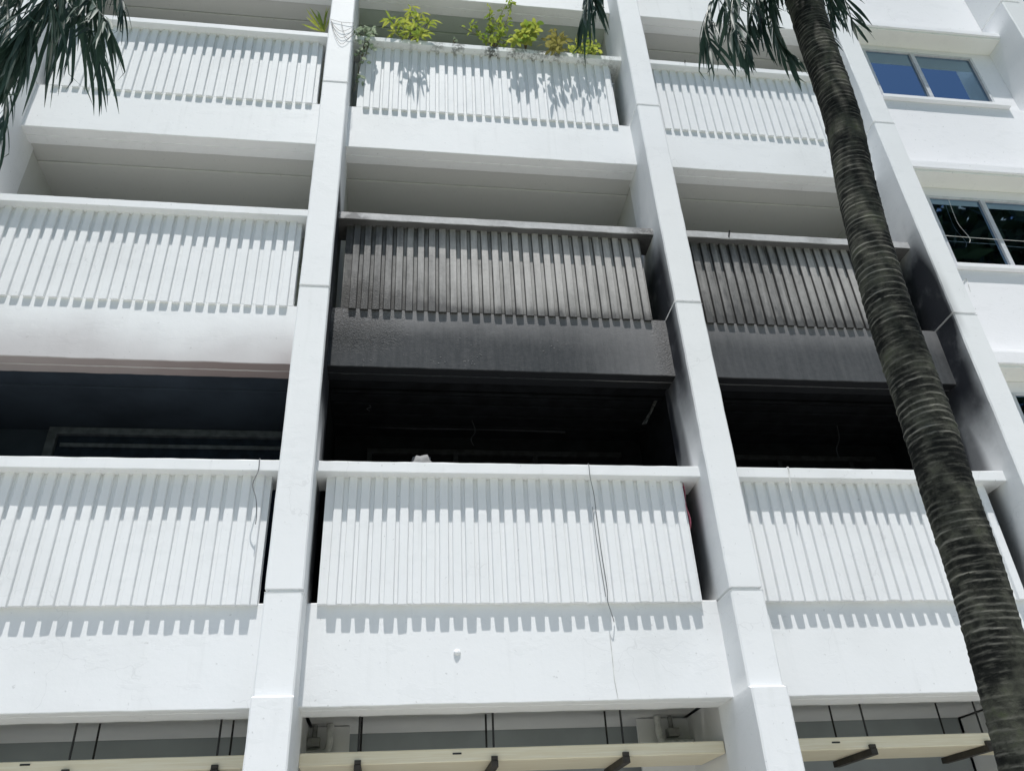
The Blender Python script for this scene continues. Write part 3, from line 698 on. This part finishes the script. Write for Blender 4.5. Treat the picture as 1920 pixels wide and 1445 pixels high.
frond(PALM2, [C1]+pp((140, -320, -2.7), (170, -180, -2.75), (165, -70, -2.8), (170, -5, -2.8), (200, 40, -2.8)), 70, .64, .030, .35, 26, .42, split=False, spread=1.0)
frond(PALM2, [C1]+pp((90, -320, -2.9), (110, -170, -3.0), (92, -20, -3.05), (60, 30, -3.05), (30, 90, -3.05)), 70, .60, .030, .55, 27, .42, split=False)
for k in range(7):
    a = math.pi*1.0+k*math.pi/6; dx, dy = math.cos(a), math.sin(a)-.15
    frond(PALM2, [C1, C1+Vector((dx*.5, dy*.5, .8)), C1+Vector((dx*1.2, dy*1.2, 1.2)), C1+Vector((dx*2.0, dy*2.0, .9))], 80, .55, .036, .35, 60+k, .15, .018, False)

# ------------------------------------------------------------------ plants on the upper middle parapet
def leaf_mesh(name, L, W, mat, fold=.15, curl=.25):
    V = []; n = 5
    for i in range(n):
        q = i/(n-1); w = W*math.sin(math.pi*min(.97, .06+q*.92))**.8
        x = L*q; z = -curl*L*q*q
        V += [(x, -w/2, z+fold*w), (x, 0, z), (x, w/2, z+fold*w)]
    F = []
    for i in range(n-1): F += [(3*i, 3*i+1, 3*i+4, 3*i+3), (3*i+1, 3*i+2, 3*i+5, 3*i+4)]
    me = bpy.data.meshes.new(name); me.from_pydata(V, [], F); me.update(); me.materials.append(mat)
    me.polygons.foreach_set('use_smooth', [True]*len(F)); return me
def orient(loc, d, roll, s):
    d = Vector(d).normalized(); q = d.to_track_quat('X', 'Z').to_matrix() @ Matrix.Rotation(roll, 3, 'X')
    m = (q*s).to_4x4(); m.translation = loc; return m
def plant(name, label, root, stems, me, mat_stem, per, spread, seed, whorl=False, size=(.75, 1.15)):
    r = random.Random(seed); root = Vector(root)
    e = empty(name, root, label, 'plant')
    for (tip, n) in stems:
        tip = Vector(tip)-root; mid = tip*.5+Vector((r.uniform(-.04, .04), r.uniform(-.05, .02), .03))
        path = spline([(0, 0, 0), mid, tip], 12); tube('stem', path, .006, mat_stem, e, 5, .4)
        for k in range(n):
            if whorl:
                c = path[-1-(k % 3)*2]; a = k*2.4+r.uniform(-.2, .2)
                d = Vector((math.cos(a), math.sin(a)*.8, r.uniform(-.35, .35)))
                inst('leaf', me, e, mw=orient(c+d*.01, d, r.uniform(-.5, .5), r.uniform(*size)))
            else:
                q = r.uniform(.25, 1); i = min(int(q*12), 11); c = path[i].lerp(path[i+1], q*12-i)
                c = c+Vector((r.gauss(0, spread), r.gauss(0, spread*.8), r.gauss(0, spread*.7)))
                a = r.uniform(0, 6.28); d = Vector((math.cos(a), math.sin(a), r.uniform(-.5, .6)))
                inst('leaf', me, e, mw=orient(c, d, r.uniform(-.9, .9), r.uniform(*size)))
    return e
lm_long = leaf_mesh('leaf', .125, .029, MT['leaf_yellow']); lm_round = leaf_mesh('leaf', .10, .062, MT['leaf_yellow'], .1, .15)
lm_small = leaf_mesh('leaf', .062, .026, MT['leaf_green']); lm_red = leaf_mesh('leaf', .085, .044, MT['leaf_red'])
lm_var = leaf_mesh('leaf', .062, .042, MT['leaf_varieg'])
YQ = .16
def T(*a): return [(at(x, y, Y+.05), n) for (x, y, Y, n) in a]
plant('potted_shrub', 'leafy yellow-green umbrella shrub on the upper middle coping near the left column', at(775, 84, .34), T((728, 34, YQ, 11), (750, 42, .1, 11), (738, 58, .2, 9), (772, 12, .26, 9), (790, 24, .2, 8), (808, 38, .2, 9), (768, 58, .06, 11), (785, 66, .06, 11), (798, 60, .12, 11), (760, 30, .3, 7), (778, 44, .16, 10)), lm_long, MT['stem'], 9, .03, 3, True)
plant('wispy_shrub', 'wispy fine-leaved green shrub rising highest above the upper middle coping', at(930, 92, .34), T((948, 8, .25, 26), (962, 2, .25, 22), (918, 20, .2, 30), (926, 34, .2, 22), (884, 46, .2, 16), (862, 50, .2, 10), (942, 60, .15, 30), (922, 74, .12, 22), (900, 62, .2, 14), (952, 46, .2, 22), (972, 66, .12, 14)), lm_small, MT['stem'], 20, .022, 4)
plant('round_leaf_shrub', 'bright round-leaved plant right of the wispy shrub on the upper coping', at(985, 98, .34), T((988, 46, .12, 10), (1006, 42, .14, 9), (984, 62, .08, 11), (966, 76, .06, 10), (990, 74, .06, 10), (1004, 56, .1, 9), (974, 58, .1, 7)), lm_round, MT['stem'], 9, .04, 5, True, (.7, 1.05))
plant('reddish_shrub', 'small reddish-tinged plant behind the hanging palm tip on the upper coping', at(1045, 103, .34), T((1042, 56, .14, 14), (1030, 70, .1, 14), (1056, 68, .08, 14), (1022, 84, .06, 14), (1050, 86, .05, 14), (1036, 92, .04, 12)), lm_red, MT['stem'], 9, .035, 6)
plant('yellow_shrub', 'low yellow-green plant at the right end of the upper middle coping', at(1095, 108, .34), T((1108, 66, .12, 14), (1090, 78, .06, 14), (1114, 82, .06, 13), (1072, 88, .04, 13), (1098, 92, .05, 12), (1118, 94, .05, 8)), lm_round, MT['stem'], 9, .04, 8, False, (.55, .95))
plant('trailing_vine', 'pale variegated creeper trailing down the slot beside the left column', at(688, 72, .25), T((676, 52, .12, 12), (700, 56, .12, 9), (668, 62, .1, 9), (690, 92, .14, 9), (672, 104, .18, 9), (680, 120, .2, 8), (668, 155, .24, 6), (664, 172, .26, 5), (705, 66, .1, 7)), lm_var, MT['stem'], 9, .03, 9)
plant('coping_weed', 'tiny pale weed on the middle of the stained upper coping', at(853, 84, .26), T((852, 74, .22, 5), (858, 79, .2, 4)), leaf_mesh('leaf', .03, .018, MT['leaf_varieg']), MT['stem'], 5, .01, 10)
# dry tendrils looping over the column
E = empty('dry_tendrils', at(664, 45, -.02), 'thin dry creeper tendrils looped across the upper left column', 'creeper')
eo = E.location.copy()
for k, (b0, sag) in enumerate([((619, 36), 3), ((620, 38), 22), ((621, 40), 34), ((622, 44), 44), ((640, 42), 26)]):
    a_ = at(b0[0], b0[1], -.012); b_ = at(664, 44+k*5, -.012); m_ = (a_+b_)/2-Vector((0, 0, sag*.0072))
    tube('tendril', [p-eo for p in spline([a_, a_.lerp(b_, .22)-Vector((0, 0, sag*.0048)), m_, a_.lerp(b_, .8)-Vector((0, .004, sag*.004)), b_], 24)], .0019, MT['stem'], E, 5)
# spiky palm seedling
E = empty('palm_seedling', at(606, 60, .30), 'spiky yellow-green palm seedling on the upper left coping', 'plant'); eo = E.location.copy()
for k, (px, py) in enumerate([(574, 16), (582, 10), (590, 14), (573, 30), (566, 46), (609, 12), (616, 10), (598, 24), (622, 22)]):
    q = at(px, py, .2)-eo; leaflet('leaf', (random.uniform(-.02, .02), 0, 0), q, q.length*1.0, .028, E, .05, k, MT['leaf_yellow'], .6)

# ------------------------------------------------------------------ trees across the street (mirrored in the window panes)
def tree(x, y, h, rx, seed, label):
    r = np.random.RandomState(seed); e = empty('broad_tree', (x, y, GZ), label, 'tree', 'trees across the street')
    tube('trunk', [(0, 0, 0), (.2, .1, h*.25), (0, 0, h*.5), (.3, 0, h*.8)], [.45, .36, .28, .08], MT['tree_bark'], e, 10)
    for k in range(6):
        a = k*1.05; tube('limb', [(0, 0, h*.35), (math.cos(a)*rx*.4, math.sin(a)*rx*.4, h*.58), (math.cos(a)*rx*.75, math.sin(a)*rx*.75, h*.72)], [.2, .12, .04], MT['tree_bark'], e, 7)
    V, F = [], []
    cl = r.normal(0, 1, (130, 3)); cl /= np.linalg.norm(cl, axis=1)[:, None]; cl *= (r.uniform(.2, 1, 130)**.5)[:, None]
    for c in cl:
        cc = np.array([c[0]*rx, c[1]*rx, h*.68+c[2]*h*.30])
        for _ in range(110):
            p = cc+r.normal(0, rx*.13, 3); a = r.normal(0, 1, 3); a /= np.linalg.norm(a); b = np.cross(a, r.normal(0, 1, 3)); b /= np.linalg.norm(b)
            o = len(V); s = r.uniform(.28, .5); V += [p-a*s, p+b*s*.45, p+a*s, p-b*s*.45]; F.append((o, o+1, o+2, o+3))
    o = mk('crown', V, F, MT['leaf_dark'], e); o['kind'] = 'stuff'
tree(21.5, -13.0, 24.0, 6.8, 1, 'tall dark tree across the street facing the right windows')
tree(30.0, -16.0, 23.0, 6.5, 2, 'dark broad tree across the street beyond the right corner')
